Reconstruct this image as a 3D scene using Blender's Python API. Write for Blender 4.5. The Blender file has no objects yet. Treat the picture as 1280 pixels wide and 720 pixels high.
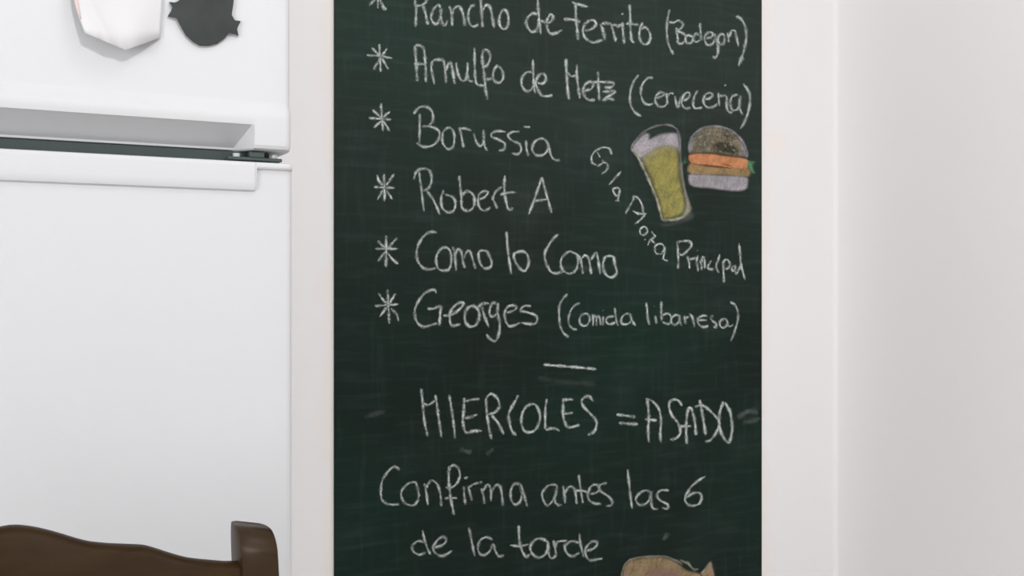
import bpy, bmesh, math, random
from mathutils import Vector
random.seed(7)
C = bpy.context.scene.collection
R = math.radians

# ---------------------------------------------------------------- camera, world, lights, exposure
F = 1350.0                       # focal length in pixels of a 1280 x 720 frame
YAW = R(27)
CAMZ = 1.09
YF, YW = 1.20, 1.78              # fridge front plane, back wall plane
cam = bpy.data.cameras.new('camera'); camo = bpy.data.objects.new('camera', cam); C.objects.link(camo)
cam.sensor_width = 36; cam.lens = 36*F/1280; cam.clip_start = .02
camo.location = (0, 0, CAMZ); camo.rotation_euler = (R(90), 0, -YAW)
bpy.context.scene.camera = camo
vs = bpy.context.scene.view_settings
vs.view_transform = 'Standard'; vs.look = 'None'; vs.gamma = 1; vs.use_curve_mapping = False; vs.exposure = 0.0

w = bpy.data.worlds.new('world'); bpy.context.scene.world = w; w.use_nodes = True
w.node_tree.nodes['Background'].inputs[0].default_value = (.97, .98, 1, 1)
w.node_tree.nodes['Background'].inputs[1].default_value = .72

def area(name, loc, target, size, power, col):
    l = bpy.data.lights.new(name, 'AREA'); l.shape = 'RECTANGLE'; l.size, l.size_y = size; l.energy = power; l.color = col
    o = bpy.data.objects.new(name, l); C.objects.link(o); o.location = loc
    o.rotation_euler = (Vector(target)-Vector(loc)).to_track_quat('-Z', 'Y').to_euler()
    return o
area('ceiling_area_light', (.36, -1.0, 2.38), (.5, .9, .9), (.24, .24), 21, (1, .995, .99))
area('ceiling_area_light', (.75, .40, 2.42), (.75, .40, 0), (.45, .45), 4.8, (1, .995, .99))  # second source, added to brighten the left wall and the chair post top
area('right_wall_fill_light', (-2.1, -.6, 1.25), (1.5, 1.5, .9), (1.2, 1.4), 37, (.985, .993, 1))  # added fill from the left to brighten the right wall, no window seen

# ---------------------------------------------------------------- pixel -> place on a plane facing the camera side (Y = const)
def at(x, y, Y):
    r = (x-640)/F; s, c = math.sin(YAW), math.cos(YAW)
    dx, dy = s+r*c, c-r*s
    t = Y/dy
    return Vector((dx*t, Y, CAMZ+t*(360-y)/F))

# ---------------------------------------------------------------- helpers
def mat(name, col, rough=.5, spec=.3, bump=0, bscale=200, var=0, vscale=6):
    m = bpy.data.materials.new(name); m.use_nodes = True
    nt = m.node_tree; b = nt.nodes['Principled BSDF']
    b.inputs['Base Color'].default_value = (*col, 1); b.inputs['Roughness'].default_value = rough
    b.inputs['Specular IOR Level'].default_value = spec
    tc = nt.nodes.new('ShaderNodeTexCoord')
    if var:
        n = nt.nodes.new('ShaderNodeTexNoise'); n.inputs['Scale'].default_value = vscale; n.inputs['Detail'].default_value = 5
        nt.links.new(tc.outputs['Object'], n.inputs['Vector'])
        r = nt.nodes.new('ShaderNodeValToRGB')
        r.color_ramp.elements[0].position = .3; r.color_ramp.elements[1].position = .7
        r.color_ramp.elements[0].color = (*[c*(1-var) for c in col], 1); r.color_ramp.elements[1].color = (*[min(1, c*(1+var)) for c in col], 1)
        nt.links.new(n.outputs['Fac'], r.inputs[0]); nt.links.new(r.outputs[0], b.inputs['Base Color'])
    if bump:
        n2 = nt.nodes.new('ShaderNodeTexNoise'); n2.inputs['Scale'].default_value = bscale; n2.inputs['Detail'].default_value = 3
        nt.links.new(tc.outputs['Object'], n2.inputs['Vector'])
        bp = nt.nodes.new('ShaderNodeBump'); bp.inputs['Strength'].default_value = bump; bp.inputs['Distance'].default_value = .001
        nt.links.new(n2.outputs['Fac'], bp.inputs['Height']); nt.links.new(bp.outputs[0], b.inputs['Normal'])
    return m

def link(name, bm, m, parent=None, smooth=True, angle=35):
    bmesh.ops.recalc_face_normals(bm, faces=bm.faces)
    me = bpy.data.meshes.new(name); bm.to_mesh(me); bm.free()
    o = bpy.data.objects.new(name, me); C.objects.link(o)
    if m: me.materials.append(m)
    if smooth:
        for p in me.polygons: p.use_smooth = True
        me.set_sharp_from_angle(angle=R(angle))
    if parent: o.parent = parent
    return o

def tag(o, label=None, cat=None, group=None, kind=None):
    if label: o['label'] = label
    if cat: o['category'] = cat
    if group: o['group'] = group
    if kind: o['kind'] = kind
    return o

def empty(name, loc=(0, 0, 0)):
    o = bpy.data.objects.new(name, None); C.objects.link(o); o.location = loc; o.empty_display_size = .1
    return o

def local(o, root):                # meshes are written in room coordinates; parts are moved into their root's frame
    for v in o.data.vertices: v.co -= root.location
    return o

def box(bm, x0, x1, y0, y1, z0, z1, bev=0, seg=2):
    g = bmesh.ops.create_cube(bm, size=1)['verts']
    for v in g:
        v.co = Vector(((x0+x1)/2+v.co.x*(x1-x0), (y0+y1)/2+v.co.y*(y1-y0), (z0+z1)/2+v.co.z*(z1-z0)))
    if bev:
        es = list({e for v in g for e in v.link_edges})
        bmesh.ops.bevel(bm, geom=es, offset=bev, segments=seg, profile=.5, affect='EDGES')
    return bm

def loft(bm, rings, cap=True, closed=True):
    vs_ = [[bm.verts.new(p) for p in r] for r in rings]
    n = len(rings[0])
    for a, b in zip(vs_, vs_[1:]):
        for i in range(n if closed else n-1):
            j = (i+1) % n
            bm.faces.new((a[i], a[j], b[j], b[i]))
    if cap:
        bm.faces.new(vs_[0]); bm.faces.new(vs_[-1][::-1])
    return bm

def catmull(pts, closed=False, step=1.6):
    n = len(pts)
    if n < 3 and not closed: 
        a, b = pts; k = max(2, int(math.dist(a, b)/step))
        return [(a[0]+(b[0]-a[0])*i/k, a[1]+(b[1]-a[1])*i/k) for i in range(k+1)]
    out = []
    rng = range(n if closed else n-1)
    for i in rng:
        if closed: p0, p1, p2, p3 = pts[i-1], pts[i], pts[(i+1) % n], pts[(i+2) % n]
        else:
            p1, p2 = pts[i], pts[i+1]
            p0 = pts[i-1] if i else (2*p1[0]-p2[0], 2*p1[1]-p2[1])
            p3 = pts[i+2] if i+2 < n else (2*p2[0]-p1[0], 2*p2[1]-p1[1])
        k = max(2, int(math.dist(p1, p2)/step))
        for s in range(k):
            t = s/k
            out.append(tuple(.5*(2*p1[d]+(p2[d]-p0[d])*t+(2*p0[d]-5*p1[d]+4*p2[d]-p3[d])*t*t+(3*p1[d]-p0[d]-3*p2[d]+p3[d])*t**3) for d in (0, 1)))
    out.append(out[0] if closed else tuple(pts[-1]))
    return out

# ---------------------------------------------------------------- materials
M_white = mat('fridge_enamel', (.65, .652, .664), .4, .15, bump=.12, bscale=900)
M_lip = mat('fridge_handle_plastic', (.65,.652,.664), .4, .15)
M_gask = mat('door_gasket', (.055, .072, .067), .6, .2)
M_hinge = mat('hinge_metal', (.05, .07, .065), .35, .5)
M_pin = mat('hinge_pin_metal', (.45, .47, .46), .3, .6)
M_foot = mat('rubber_foot', (.03, .03, .03), .8, .2)
M_paper = mat('paper', (.70, .69, .695), .85, .1, var=.025, vscale=22)
M_tape = mat('paper_pink_edge', (.72, .58, .55), .85, .1)
M_mag = mat('dark_magnet_rubber', (.052, .058, .055), .8, .12, bump=.2, bscale=500, var=.12, vscale=40)
M_ceil = mat('ceiling_paint', (.82, .82, .82), .9, .1)
M_floor = mat('floor_tile', (.60, .58, .56), .35, .4, var=.04, vscale=4)

def wood(name, spec):
    m = bpy.data.materials.new(name); m.use_nodes = True; nt = m.node_tree; b = nt.nodes['Principled BSDF']
    tc = nt.nodes.new('ShaderNodeTexCoord'); mp = nt.nodes.new('ShaderNodeMapping'); mp.inputs['Scale'].default_value = (3, 22, 14)
    n = nt.nodes.new('ShaderNodeTexNoise'); n.inputs['Scale'].default_value = 5; n.inputs['Detail'].default_value = 7; n.inputs['Distortion'].default_value = .6
    r = nt.nodes.new('ShaderNodeValToRGB')
    r.color_ramp.elements[0].position = .32; r.color_ramp.elements[0].color = (.026, .0135, .0055, 1)
    r.color_ramp.elements[1].position = .72; r.color_ramp.elements[1].color = (.039, .0225, .0088, 1)
    nt.links.new(tc.outputs['Object'], mp.inputs[0]); nt.links.new(mp.outputs[0], n.inputs['Vector'])
    nt.links.new(n.outputs['Fac'], r.inputs[0]); nt.links.new(r.outputs[0], b.inputs['Base Color'])
    b.inputs['Roughness'].default_value = .36; b.inputs['Specular IOR Level'].default_value = spec
    return m
M_wood = wood('dark_wood', .05)
M_post = wood('dark_wood_polished', .15)
M_rush = mat('woven_seat', (.30, .20, .10), .8, .2, bump=.5, bscale=120, var=.3, vscale=60)

# board extents on the wall
BL, BR = at(418, 360, YW-.004).x, at(952.5, 360, YW-.004).x
BZ0, BZ1 = .34, 1.80

def wall_mat():
    m = bpy.data.materials.new('wall_paint'); m.use_nodes = True; nt = m.node_tree; L = nt.links; b = nt.nodes['Principled BSDF']
    b.inputs['Roughness'].default_value = .85; b.inputs['Specular IOR Level'].default_value = .15
    tc = nt.nodes.new('ShaderNodeTexCoord'); sx = nt.nodes.new('ShaderNodeSeparateXYZ'); L.new(tc.outputs['Object'], sx.inputs[0])
    def math_(op, a, b2=None, c=None):
        n = nt.nodes.new('ShaderNodeMath'); n.operation = op
        for i, v in enumerate((a, b2, c)):
            if v is None: continue
            if isinstance(v, (int, float)): n.inputs[i].default_value = v
            else: L.new(v, n.inputs[i])
        return n.outputs[0]
    # old sticker glue: an irregular peach tint hugging the two sides of the board
    cx, hw = (BL+BR)/2, (BR-BL)/2
    d = math_('SUBTRACT', math_('ABSOLUTE', math_('SUBTRACT', sx.outputs[0], cx)), hw)
    nz = nt.nodes.new('ShaderNodeTexNoise'); nz.inputs['Scale'].default_value = 7; nz.inputs['Detail'].default_value = 3
    mp = nt.nodes.new('ShaderNodeMapping'); mp.inputs['Scale'].default_value = (1, 1, .8); L.new(tc.outputs['Object'], mp.inputs[0]); L.new(mp.outputs[0], nz.inputs['Vector'])
    wd = math_('MULTIPLY', math_('SUBTRACT', nz.outputs['Fac'], .33), .13)
    mr = nt.nodes.new('ShaderNodeMapRange'); mr.interpolation_type = 'SMOOTHSTEP'
    L.new(math_('DIVIDE', d, math_('MAXIMUM', wd, .004)), mr.inputs[0]); mr.inputs[1].default_value = 0; mr.inputs[2].default_value = 1.6; mr.inputs[3].default_value = 1; mr.inputs[4].default_value = 0
    # one blotch beside the board
    bp = at(968, 180, YW)
    vm = nt.nodes.new('ShaderNodeVectorMath'); vm.operation = 'DISTANCE'; L.new(tc.outputs['Object'], vm.inputs[0]); vm.inputs[1].default_value = bp
    mr2 = nt.nodes.new('ShaderNodeMapRange'); mr2.interpolation_type = 'SMOOTHSTEP'
    L.new(vm.outputs['Value'], mr2.inputs[0]); mr2.inputs[1].default_value = .0; mr2.inputs[2].default_value = .055; mr2.inputs[3].default_value = .7; mr2.inputs[4].default_value = 0
    zc, zh = (BZ0+BZ1)/2, (BZ1-BZ0)/2-.03
    by = math_('MULTIPLY', math_('GREATER_THAN', d, -.01), math_('LESS_THAN', math_('ABSOLUTE', math_('SUBTRACT', sx.outputs[2], zc)), zh))
    fac = math_('MAXIMUM', math_('MULTIPLY', math_('MULTIPLY', mr.outputs[0], .6), by), mr2.outputs[0])
    mx = nt.nodes.new('ShaderNodeMix'); mx.data_type = 'RGBA'
    mx.inputs[6].default_value = (.89, .870, .872, 1); mx.inputs[7].default_value = (.91, .84, .775, 1)
    L.new(fac, mx.inputs[0]); L.new(mx.outputs[2], b.inputs['Base Color'])
    n2 = nt.nodes.new('ShaderNodeTexNoise'); n2.inputs['Scale'].default_value = 60; L.new(tc.outputs['Object'], n2.inputs['Vector'])
    bu = nt.nodes.new('ShaderNodeBump'); bu.inputs['Strength'].default_value = .10; bu.inputs['Distance'].default_value = .002
    L.new(n2.outputs['Fac'], bu.inputs['Height']); L.new(bu.outputs[0], b.inputs['Normal'])
    return m
M_wall = wall_mat()

def board_mat():
    m = bpy.data.materials.new('chalkboard_paint'); m.use_nodes = True; nt = m.node_tree; L = nt.links; b = nt.nodes['Principled BSDF']
    b.inputs['Roughness'].default_value = .8; b.inputs['Specular IOR Level'].default_value = .12
    tc = nt.nodes.new('ShaderNodeTexCoord')
    def noise(scale, sc, detail=4):
        mp = nt.nodes.new('ShaderNodeMapping'); mp.inputs['Scale'].default_value = sc; L.new(tc.outputs['Object'], mp.inputs[0])
        n = nt.nodes.new('ShaderNodeTexNoise'); n.inputs['Scale'].default_value = scale; n.inputs['Detail'].default_value = detail
        L.new(mp.outputs[0], n.inputs['Vector']); return n.outputs['Fac']
    def ramp(v, p0, p1, c0, c1):
        r = nt.nodes.new('ShaderNodeValToRGB'); r.color_ramp.elements[0].position = p0; r.color_ramp.elements[1].position = p1
        r.color_ramp.elements[0].color = (*c0, 1); r.color_ramp.elements[1].color = (*c1, 1); L.new(v, r.inputs[0]); return r.outputs[0]
    base = ramp(noise(3.0, (1, 1, 1), 3), .35, .68, (.0095, .0160, .0128), (.0085, .0225, .0165))
    hst = ramp(noise(9, (1, 1, 9)), .50, .82, (0, 0, 0), (.010, .0145, .0130))          # wiped sideways
    vst = ramp(noise(11, (9, 1, 1)), .55, .85, (0, 0, 0), (.007, .012, .0105))         # wiped up and down
    cl = ramp(noise(5, (1, 1, 1.6), 6), .55, .80, (0, 0, 0), (.009, .0115, .0105))       # chalk dust clouds
    fine = ramp(noise(420, (1, 1, 1), 2), .45, .8, (0, 0, 0), (.004, .005, .0045))
    # film of wiped dust, ragged lower edge, with the lamp's brighter top painted in
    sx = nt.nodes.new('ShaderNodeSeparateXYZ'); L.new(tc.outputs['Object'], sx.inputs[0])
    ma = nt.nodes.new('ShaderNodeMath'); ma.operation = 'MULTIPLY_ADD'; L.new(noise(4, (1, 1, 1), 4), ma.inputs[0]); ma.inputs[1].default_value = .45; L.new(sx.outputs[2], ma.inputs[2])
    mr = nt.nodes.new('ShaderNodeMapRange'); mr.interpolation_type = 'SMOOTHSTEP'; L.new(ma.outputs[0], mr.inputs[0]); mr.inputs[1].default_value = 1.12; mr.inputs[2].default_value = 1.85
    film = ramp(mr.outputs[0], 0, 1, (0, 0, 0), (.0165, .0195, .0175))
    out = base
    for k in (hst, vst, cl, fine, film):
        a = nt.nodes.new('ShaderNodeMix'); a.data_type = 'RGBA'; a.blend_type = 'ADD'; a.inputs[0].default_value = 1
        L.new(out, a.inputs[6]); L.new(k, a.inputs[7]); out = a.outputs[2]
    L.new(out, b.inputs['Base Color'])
    return m
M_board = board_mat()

def chalk_mat(name, col, gain, grain=.62, scale=520, col2=None):
    """chalk dust: covers the board where the grain of the board caught it (coverage = mass * grain)"""
    m = bpy.data.materials.new(name); m.use_nodes = True; nt = m.node_tree; L = nt.links
    b = nt.nodes['Principled BSDF']; out = nt.nodes['Material Output']
    b.inputs['Base Color'].default_value = (*col, 1); b.inputs['Roughness'].default_value = .95; b.inputs['Specular IOR Level'].default_value = .05
    tc = nt.nodes.new('ShaderNodeTexCoord')
    n = nt.nodes.new('ShaderNodeTexNoise'); n.inputs['Scale'].default_value = scale; n.inputs['Detail'].default_value = 3
    L.new(tc.outputs['Object'], n.inputs['Vector'])
    if col2:
        n3 = nt.nodes.new('ShaderNodeTexNoise'); n3.inputs['Scale'].default_value = 45; n3.inputs['Detail'].default_value = 5
        L.new(tc.outputs['Object'], n3.inputs['Vector'])
        r3 = nt.nodes.new('ShaderNodeValToRGB'); r3.color_ramp.elements[0].position = .4; r3.color_ramp.elements[1].position = .62
        r3.color_ramp.elements[0].color = (*col, 1); r3.color_ramp.elements[1].color = (*col2, 1)
        L.new(n3.outputs['Fac'], r3.inputs[0]); L.new(r3.outputs[0], b.inputs['Base Color'])
    mr = nt.nodes.new('ShaderNodeMapRange'); mr.inputs[1].default_value = .30; mr.inputs[2].default_value = .62
    mr.inputs[3].default_value = 1-grain; mr.inputs[4].default_value = 1.0; L.new(n.outputs['Fac'], mr.inputs[0])
    at_ = nt.nodes.new('ShaderNodeAttribute'); at_.attribute_name = 'mass'
    mu = nt.nodes.new('ShaderNodeMath'); mu.operation = 'MULTIPLY'; L.new(mr.outputs[0], mu.inputs[0]); L.new(at_.outputs['Fac'], mu.inputs[1])
    mg = nt.nodes.new('ShaderNodeMath'); mg.operation = 'MULTIPLY'; mg.use_clamp = True; L.new(mu.outputs[0], mg.inputs[0]); mg.inputs[1].default_value = gain
    tr = nt.nodes.new('ShaderNodeBsdfTransparent'); mx = nt.nodes.new('ShaderNodeMixShader')
    L.new(mg.outputs[0], mx.inputs[0]); L.new(tr.outputs[0], mx.inputs[1]); L.new(b.outputs[0], mx.inputs[2]); L.new(mx.outputs[0], out.inputs[0])
    return m
K_white = chalk_mat('white_chalk', (.66, .71, .67), 1.08, .80, 430)
K_foam = chalk_mat('lilac_white_chalk', (.50, .455, .49), 1.05, .42, col2=(.37, .35, .36))
K_beer = chalk_mat('yellow_chalk', (.42, .37, .115), 1.0, .38, col2=(.31, .285, .10))
K_glass = chalk_mat('pale_yellow_chalk', (.58, .57, .44), 1.0, .5)
K_bun = chalk_mat('brown_chalk', (.30, .24, .165), .95, .5, col2=(.18, .17, .125))
K_dark = chalk_mat('black_chalk', (.022, .026, .018), .9, .6, scale=120)
K_orange = chalk_mat('orange_chalk', (.70, .31, .15), 1.0, .35, col2=(.58, .235, .10))
K_tan = chalk_mat('tan_chalk', (.46, .31, .15), .95, .4, col2=(.36, .25, .12))
K_red = chalk_mat('brick_chalk', (.22, .085, .04), .9, .4)
K_green = chalk_mat('green_chalk', (.13, .36, .17), .95, .4)
K_peach = chalk_mat('peach_chalk', (.45, .31, .20), .95, .35, col2=(.36, .27, .14))
K_pink = chalk_mat('pink_chalk', (.38, .22, .19), .85, .5)

# ---------------------------------------------------------------- the setting
XR = at(1045, 360, YW).x                                   # inside corner with the right-hand wall
bm = bmesh.new(); box(bm, -2.3, XR+.12, YW, YW+.12, 0, 2.45); tag(link('wall_back', bm, M_wall), kind='structure')
# right wall with a plaster fillet in the corner
bm = bmesh.new(); rr = .009
prof = [(XR+.12, -1.6), (XR, -1.6)] + [(XR-rr+rr*math.cos(a), YW-rr+rr*math.sin(a)) for a in (0,)] 
prof = [(XR+.12, -1.6), (XR, -1.6), (XR, YW-rr)]
for k in range(1, 9):
    a = R(90)*k/8
    prof.append((XR-rr+rr*math.cos(a), YW-rr+rr*math.sin(a)))
# concave fillet: centre is in the room, arc bends from the right wall on to the back wall
prof = [(XR+.12, -1.6), (XR, -1.6), (XR, YW-rr)] + [(XR-rr+rr*math.cos(R(11.25*k)), YW-rr+rr*math.sin(R(11.25*k))) for k in range(1, 9)] + [(XR+.12, YW)]
loft(bm, [[(x, y, 0) for x, y in prof], [(x, y, 2.45) for x, y in prof]])
tag(link('wall_right', bm, M_wall), kind='structure')
bm = bmesh.new(); box(bm, -2.42, -2.3, -1.6, YW+.12, 0, 2.45); tag(link('wall_left', bm, M_wall), kind='structure')
bm = bmesh.new(); box(bm, -2.42, XR+.12, -1.6, YW+.12, -.1, 0); tag(link('floor', bm, M_floor), kind='structure')
bm = bmesh.new(); box(bm, -2.42, XR+.12, -1.6, YW+.12, 2.45, 2.55); tag(link('ceiling', bm, M_ceil), kind='structure')

# ---------------------------------------------------------------- fridge
FX0, FX1 = -.268, .3325
fr = empty('fridge', ((FX0+FX1)/2, YF+.25, 0))
tag(fr, 'white two-door refrigerator with a long grip slot between freezer and lower door', 'fridge')
def fpart(name, bm, m, parent=None, lab=None, angle=35):
    o = local(link(name, bm, m, angle=angle), fr); o.parent = parent or fr
    if lab: o['label'] = lab
    return o
bm = bmesh.new(); box(bm, FX0+.002, FX1-.003, YF+.060, YF+.555, .035, 1.705, .006); fpart('cabinet', bm, M_white)
ZG0, ZG1 = 1.2305, 1.2440            # the gap between the doors
RX = .2905                           # right end of the grip slot
LX = FX0+.042

def door_profile(kind, x, half):
    """closed loop of (y, z) for the freezer door; kind 0 = solid end, 1 = grip slot"""
    top = 1.70
    p = [(YF+.052, top-.002), (YF+.012, top), (YF+.003, top-.004), (YF, top-.014), (YF, 1.300), (YF-.0008, 1.293), (YF-.0038, 1.2865), (YF-.0052, 1.281), (YF-.0052, 1.2755)]
    if kind: p += [(YF-.0035, 1.2712), (YF+.001, 1.2700), (YF+.0300, 1.2482), (YF+.0305, 1.2458), (YF+.040, ZG1)]
    else:    p += [(YF-.0052, 1.2712), (YF-.0052, 1.2560), (YF-.0046, 1.2490), (YF-.0025, 1.2455), (YF+.003, ZG1)]
    p += [(YF+.052, ZG1)]
    return p
def squeeze(p, inset):               # rounds the vertical edges of a door
    return [(y+max(0, inset) if y < YF+.03 else y, z) for y, z in p]
bm = bmesh.new()
rings = []
rad = .009
for k in range(0, 6):
    a = R(90)*k/5
    rings.append([(FX0+rad*(1-math.sin(a)), y, z) for y, z in squeeze(door_profile(0, 0, 0), rad*(1-math.cos(R(90)-a+0)) if 0 else rad*(1-math.sin(a)) )] if False else
                 [(FX0+rad*(1-math.cos(a)), y, z) for y, z in squeeze(door_profile(0, 0, 0), rad*(1-math.sin(a)))])
rings.append([(LX, y, z) for y, z in door_profile(0, 0, 0)])
rings.append([(LX+.004, y, z) for y, z in door_profile(0, 0, 0)])
rings.append([(LX+.007+max(0, y-YF)*.42, y, z) for y, z in door_profile(1, 0, 0)])
rings.append([(RX-.004-max(0, y-YF)*.42, y, z) for y, z in door_profile(1, 0, 0)])
rings.append([(RX-.0015, y, z) for y, z in door_profile(0, 0, 0)])
rings.append([(RX+.003, y, z) for y, z in door_profile(0, 0, 0)])
for k in range(5, -1, -1):
    a = R(90)*k/5
    rings.append([(FX1-.001-rad*(1-math.cos(a)), y, z) for y, z in squeeze(door_profile(0, 0, 0), rad*(1-math.sin(a)))])
loft(bm, rings)
fd = fpart('freezer_door', bm, M_white, angle=25)

def low_profile(kind):
    if kind: p = [(YF+.052, ZG0), (YF+.002, ZG0), (YF-.0035, ZG0-.0012), (YF-.0058, ZG0-.005), (YF-.0062, 1.2080), (YF-.0056, 1.2015), (YF-.0040, 1.1985), (YF-.0002, 1.1972), (YF, 1.1950), (YF, 1.1900)]
    else:    p = [(YF+.052, ZG0), (YF+.002, ZG0), (YF-.0035, ZG0-.0012), (YF-.0050, ZG0-.004), (YF-.0048, 1.2245), (YF-.0036, 1.2228), (YF-.0004, 1.2218), (YF, 1.2200), (YF, 1.2150), (YF, 1.1900)]
    return p + [(YF, .100), (YF+.004, .092), (YF+.052, .090)]
bm = bmesh.new(); rings = []
for k in range(0, 6):
    a = R(90)*k/5
    rings.append([(FX0+rad*(1-math.cos(a)), y, z) for y, z in squeeze(low_profile(0), rad*(1-math.sin(a)))])
rings += [[(LX-.004, y, z) for y, z in low_profile(0)], [(LX, y, z) for y, z in low_profile(1)], [(RX-.0015, y, z) for y, z in low_profile(1)], [(RX+.0002, y+.0012*(YF-y > .001), z+.0004*(z < 1.2)) for y, z in low_profile(1)], [(RX+.0012, y, z) for y, z in low_profile(0)]]
for k in range(5, -1, -1):
    a = R(90)*k/5
    rings.append([(FX1+.0015-rad*(1-math.cos(a)), y, z) for y, z in squeeze(low_profile(0), rad*(1-math.sin(a)))])
loft(bm, rings); ld = fpart('lower_door', bm, M_white, angle=25)
# dark gasket seen in the gap, hinge at its right end
bm = bmesh.new(); box(bm, FX0+.012, FX1-.020, YF+.022, YF+.058, ZG0+.0005, ZG1-.0005, .001, 1); fpart('gasket', bm, M_gask, lab='dark rubber gasket in the gap between the doors')
hb = bmesh.new(); box(hb, .262, FX1-.010, YF+.004, YF+.0215, ZG0+.0016, ZG0+.0052, .0008, 1); box(hb, .286, .303, YF+.006, YF+.0215, ZG0+.005, ZG1-.0012, .001, 1)
hg = fpart('hinge', hb, M_hinge, lab='dark metal hinge bracket between the doors')
for px, r_ in ((.2725, .0042), (.315, .0036)):
    pb = bmesh.new(); loft(pb, [[(px+r_*math.cos(R(30*k)), YF+.011+r_*math.sin(R(30*k)), z) for k in range(12)] for z in (ZG0+.0052, ZG0+.0095)])
    fpart('hinge_pin', pb, M_pin, hg)
for sx in (FX0+.05, FX1-.05):
    for sy in (YF+.12, YF+.50):
        b2 = bmesh.new(); loft(b2, [[(sx+r_*math.cos(R(30*k)), sy+r_*math.sin(R(30*k)), z) for k in range(12)] for z, r_ in ((0, .02), (.02, .02), (.036, .014))])
        fpart('foot', b2, M_foot)
kb = bmesh.new(); box(kb, FX0+.01, FX1-.01, YF+.05, YF+.0595, .03, .085, .003); fpart('kick_plate', kb, M_lip)

# ---------------------------------------------------------------- paper and magnet on the freezer door
def poff(u, yy):                     # how far the paper stands off the door
    lift_ = (1-.25*u) if u < .6 else .85-.70*((u-.6)/.4)**1.3
    o_ = .0015+.021*max(0, (yy+110)/170)**1.6*lift_ + .0012*math.sin(u*11)*max(0, (yy+60)/120)
    fold = .14+.10*(yy/30)                                  # a crease running down from the left
    if u < fold+.10 and yy > -60: o_ += .0035*max(0, 1-abs(u-fold)/.10)*min(1, (yy+60)/60)
    return o_
def paper():
    # outline in the photograph's pixels, left side then right side by height
    rows = [(-120, 78, 201), (-60, 84, 202), (-30, 88, 203), (0, 92, 203.5), (12, 95.5, 203), (24, 99.5, 202), (36, 104, 201), (41, 106, 200.5)]
    bm = bmesh.new(); grid = []
    tip = (157, 62.5)
    N = 28
    for i, (y, xl, xr) in enumerate(rows):
        row = []
        for j in range(N+1):
            u = j/N; x = xl+(xr-xl)*u
            yy = y
            if i == len(rows)-1:          # bottom edge falls to a point
                yl, yr = 41, 47
                yy = yl+(tip[1]-yl)*min(1, (x-xl)/(tip[0]-xl)) if x < tip[0] else tip[1]+(yr-tip[1])*(x-tip[0])/(xr-tip[0])
            off = poff(u, yy)
            row.append(bm.verts.new(at(x, yy, YF-off)))
        grid.append(row)
    for a, b in zip(grid, grid[1:]):
        for j in range(N): bm.faces.new((a[j], a[j+1], b[j+1], b[j]))
    o = link('paper_sheet', bm, M_paper, angle=60)
    sm = o.modifiers.new('thick', 'SOLIDIFY'); sm.thickness = .0004; sm.offset = 0
    return o
ps = paper(); tag(ps, 'white paper with a pointed lower edge, curling off the freezer door', 'paper')
bm = bmesh.new()
g = []
for y, xa, xb in ((-60, 84.2, 87), (-20, 89.6, 94), (0, 92.3, 97.5), (12, 95.8, 99.5), (24, 99.8, 101.6)):
    def off(x, yy, xl, xr): return poff((x-xl)/(xr-xl), yy)
    xl = xa-.2; xr = 203
    g.append([bm.verts.new(at(x, y, YF-off(x, y, xl, xr)-.0006)) for x in (xa, xb)])
for a, b in zip(g, g[1:]): bm.faces.new((a[0], a[1], b[1], b[0]))
pt = link('pink_margin', bm, M_tape, ps); pt['label'] = 'pinkish printed strip along the left edge'
sm = pt.modifiers.new('thick', 'SOLIDIFY'); sm.thickness = .0002; sm.offset = 0

def fromcrop(x0, y0, s, pts): return [(x0+x/s, y0+y/s) for x, y in pts]
mo = fromcrop(80, 0, 5.333, [(782, -130), (774, -60), (772, 8), (744, 20), (703, 11), (728, 52), (690, 109), (735, 112), (756, 122), (775, 172), (812, 236), (860, 280), (905, 305), (960, 306), (1020, 291), (1070, 256), (1098, 214), (1128, 222), (1164, 240), (1150, 192), (1178, 141), (1136, 138), (1114, 100), (1130, 20), (1138, -60), (1130, -130), (1090, -175), (1050, -150), (1000, -140), (880, -150), (830, -180)])
bm = bmesh.new()
loft(bm, [[at(x, y, YF-.0045) for x, y in mo], [at(x, y, YF-.0004) for x, y in mo]])
es = [e for e in bm.edges if all(abs(v.co.y-(YF-.0045)) < 1e-5 for v in e.verts)]
bmesh.ops.bevel(bm, geom=es, offset=.0007, segments=2, affect='EDGES')
mg = link('fridge_magnet', bm, M_mag, angle=40); tag(mg, 'dark grey cut-out magnet with a rounded base and pointed side tabs on the freezer door', 'magnet')

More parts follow.
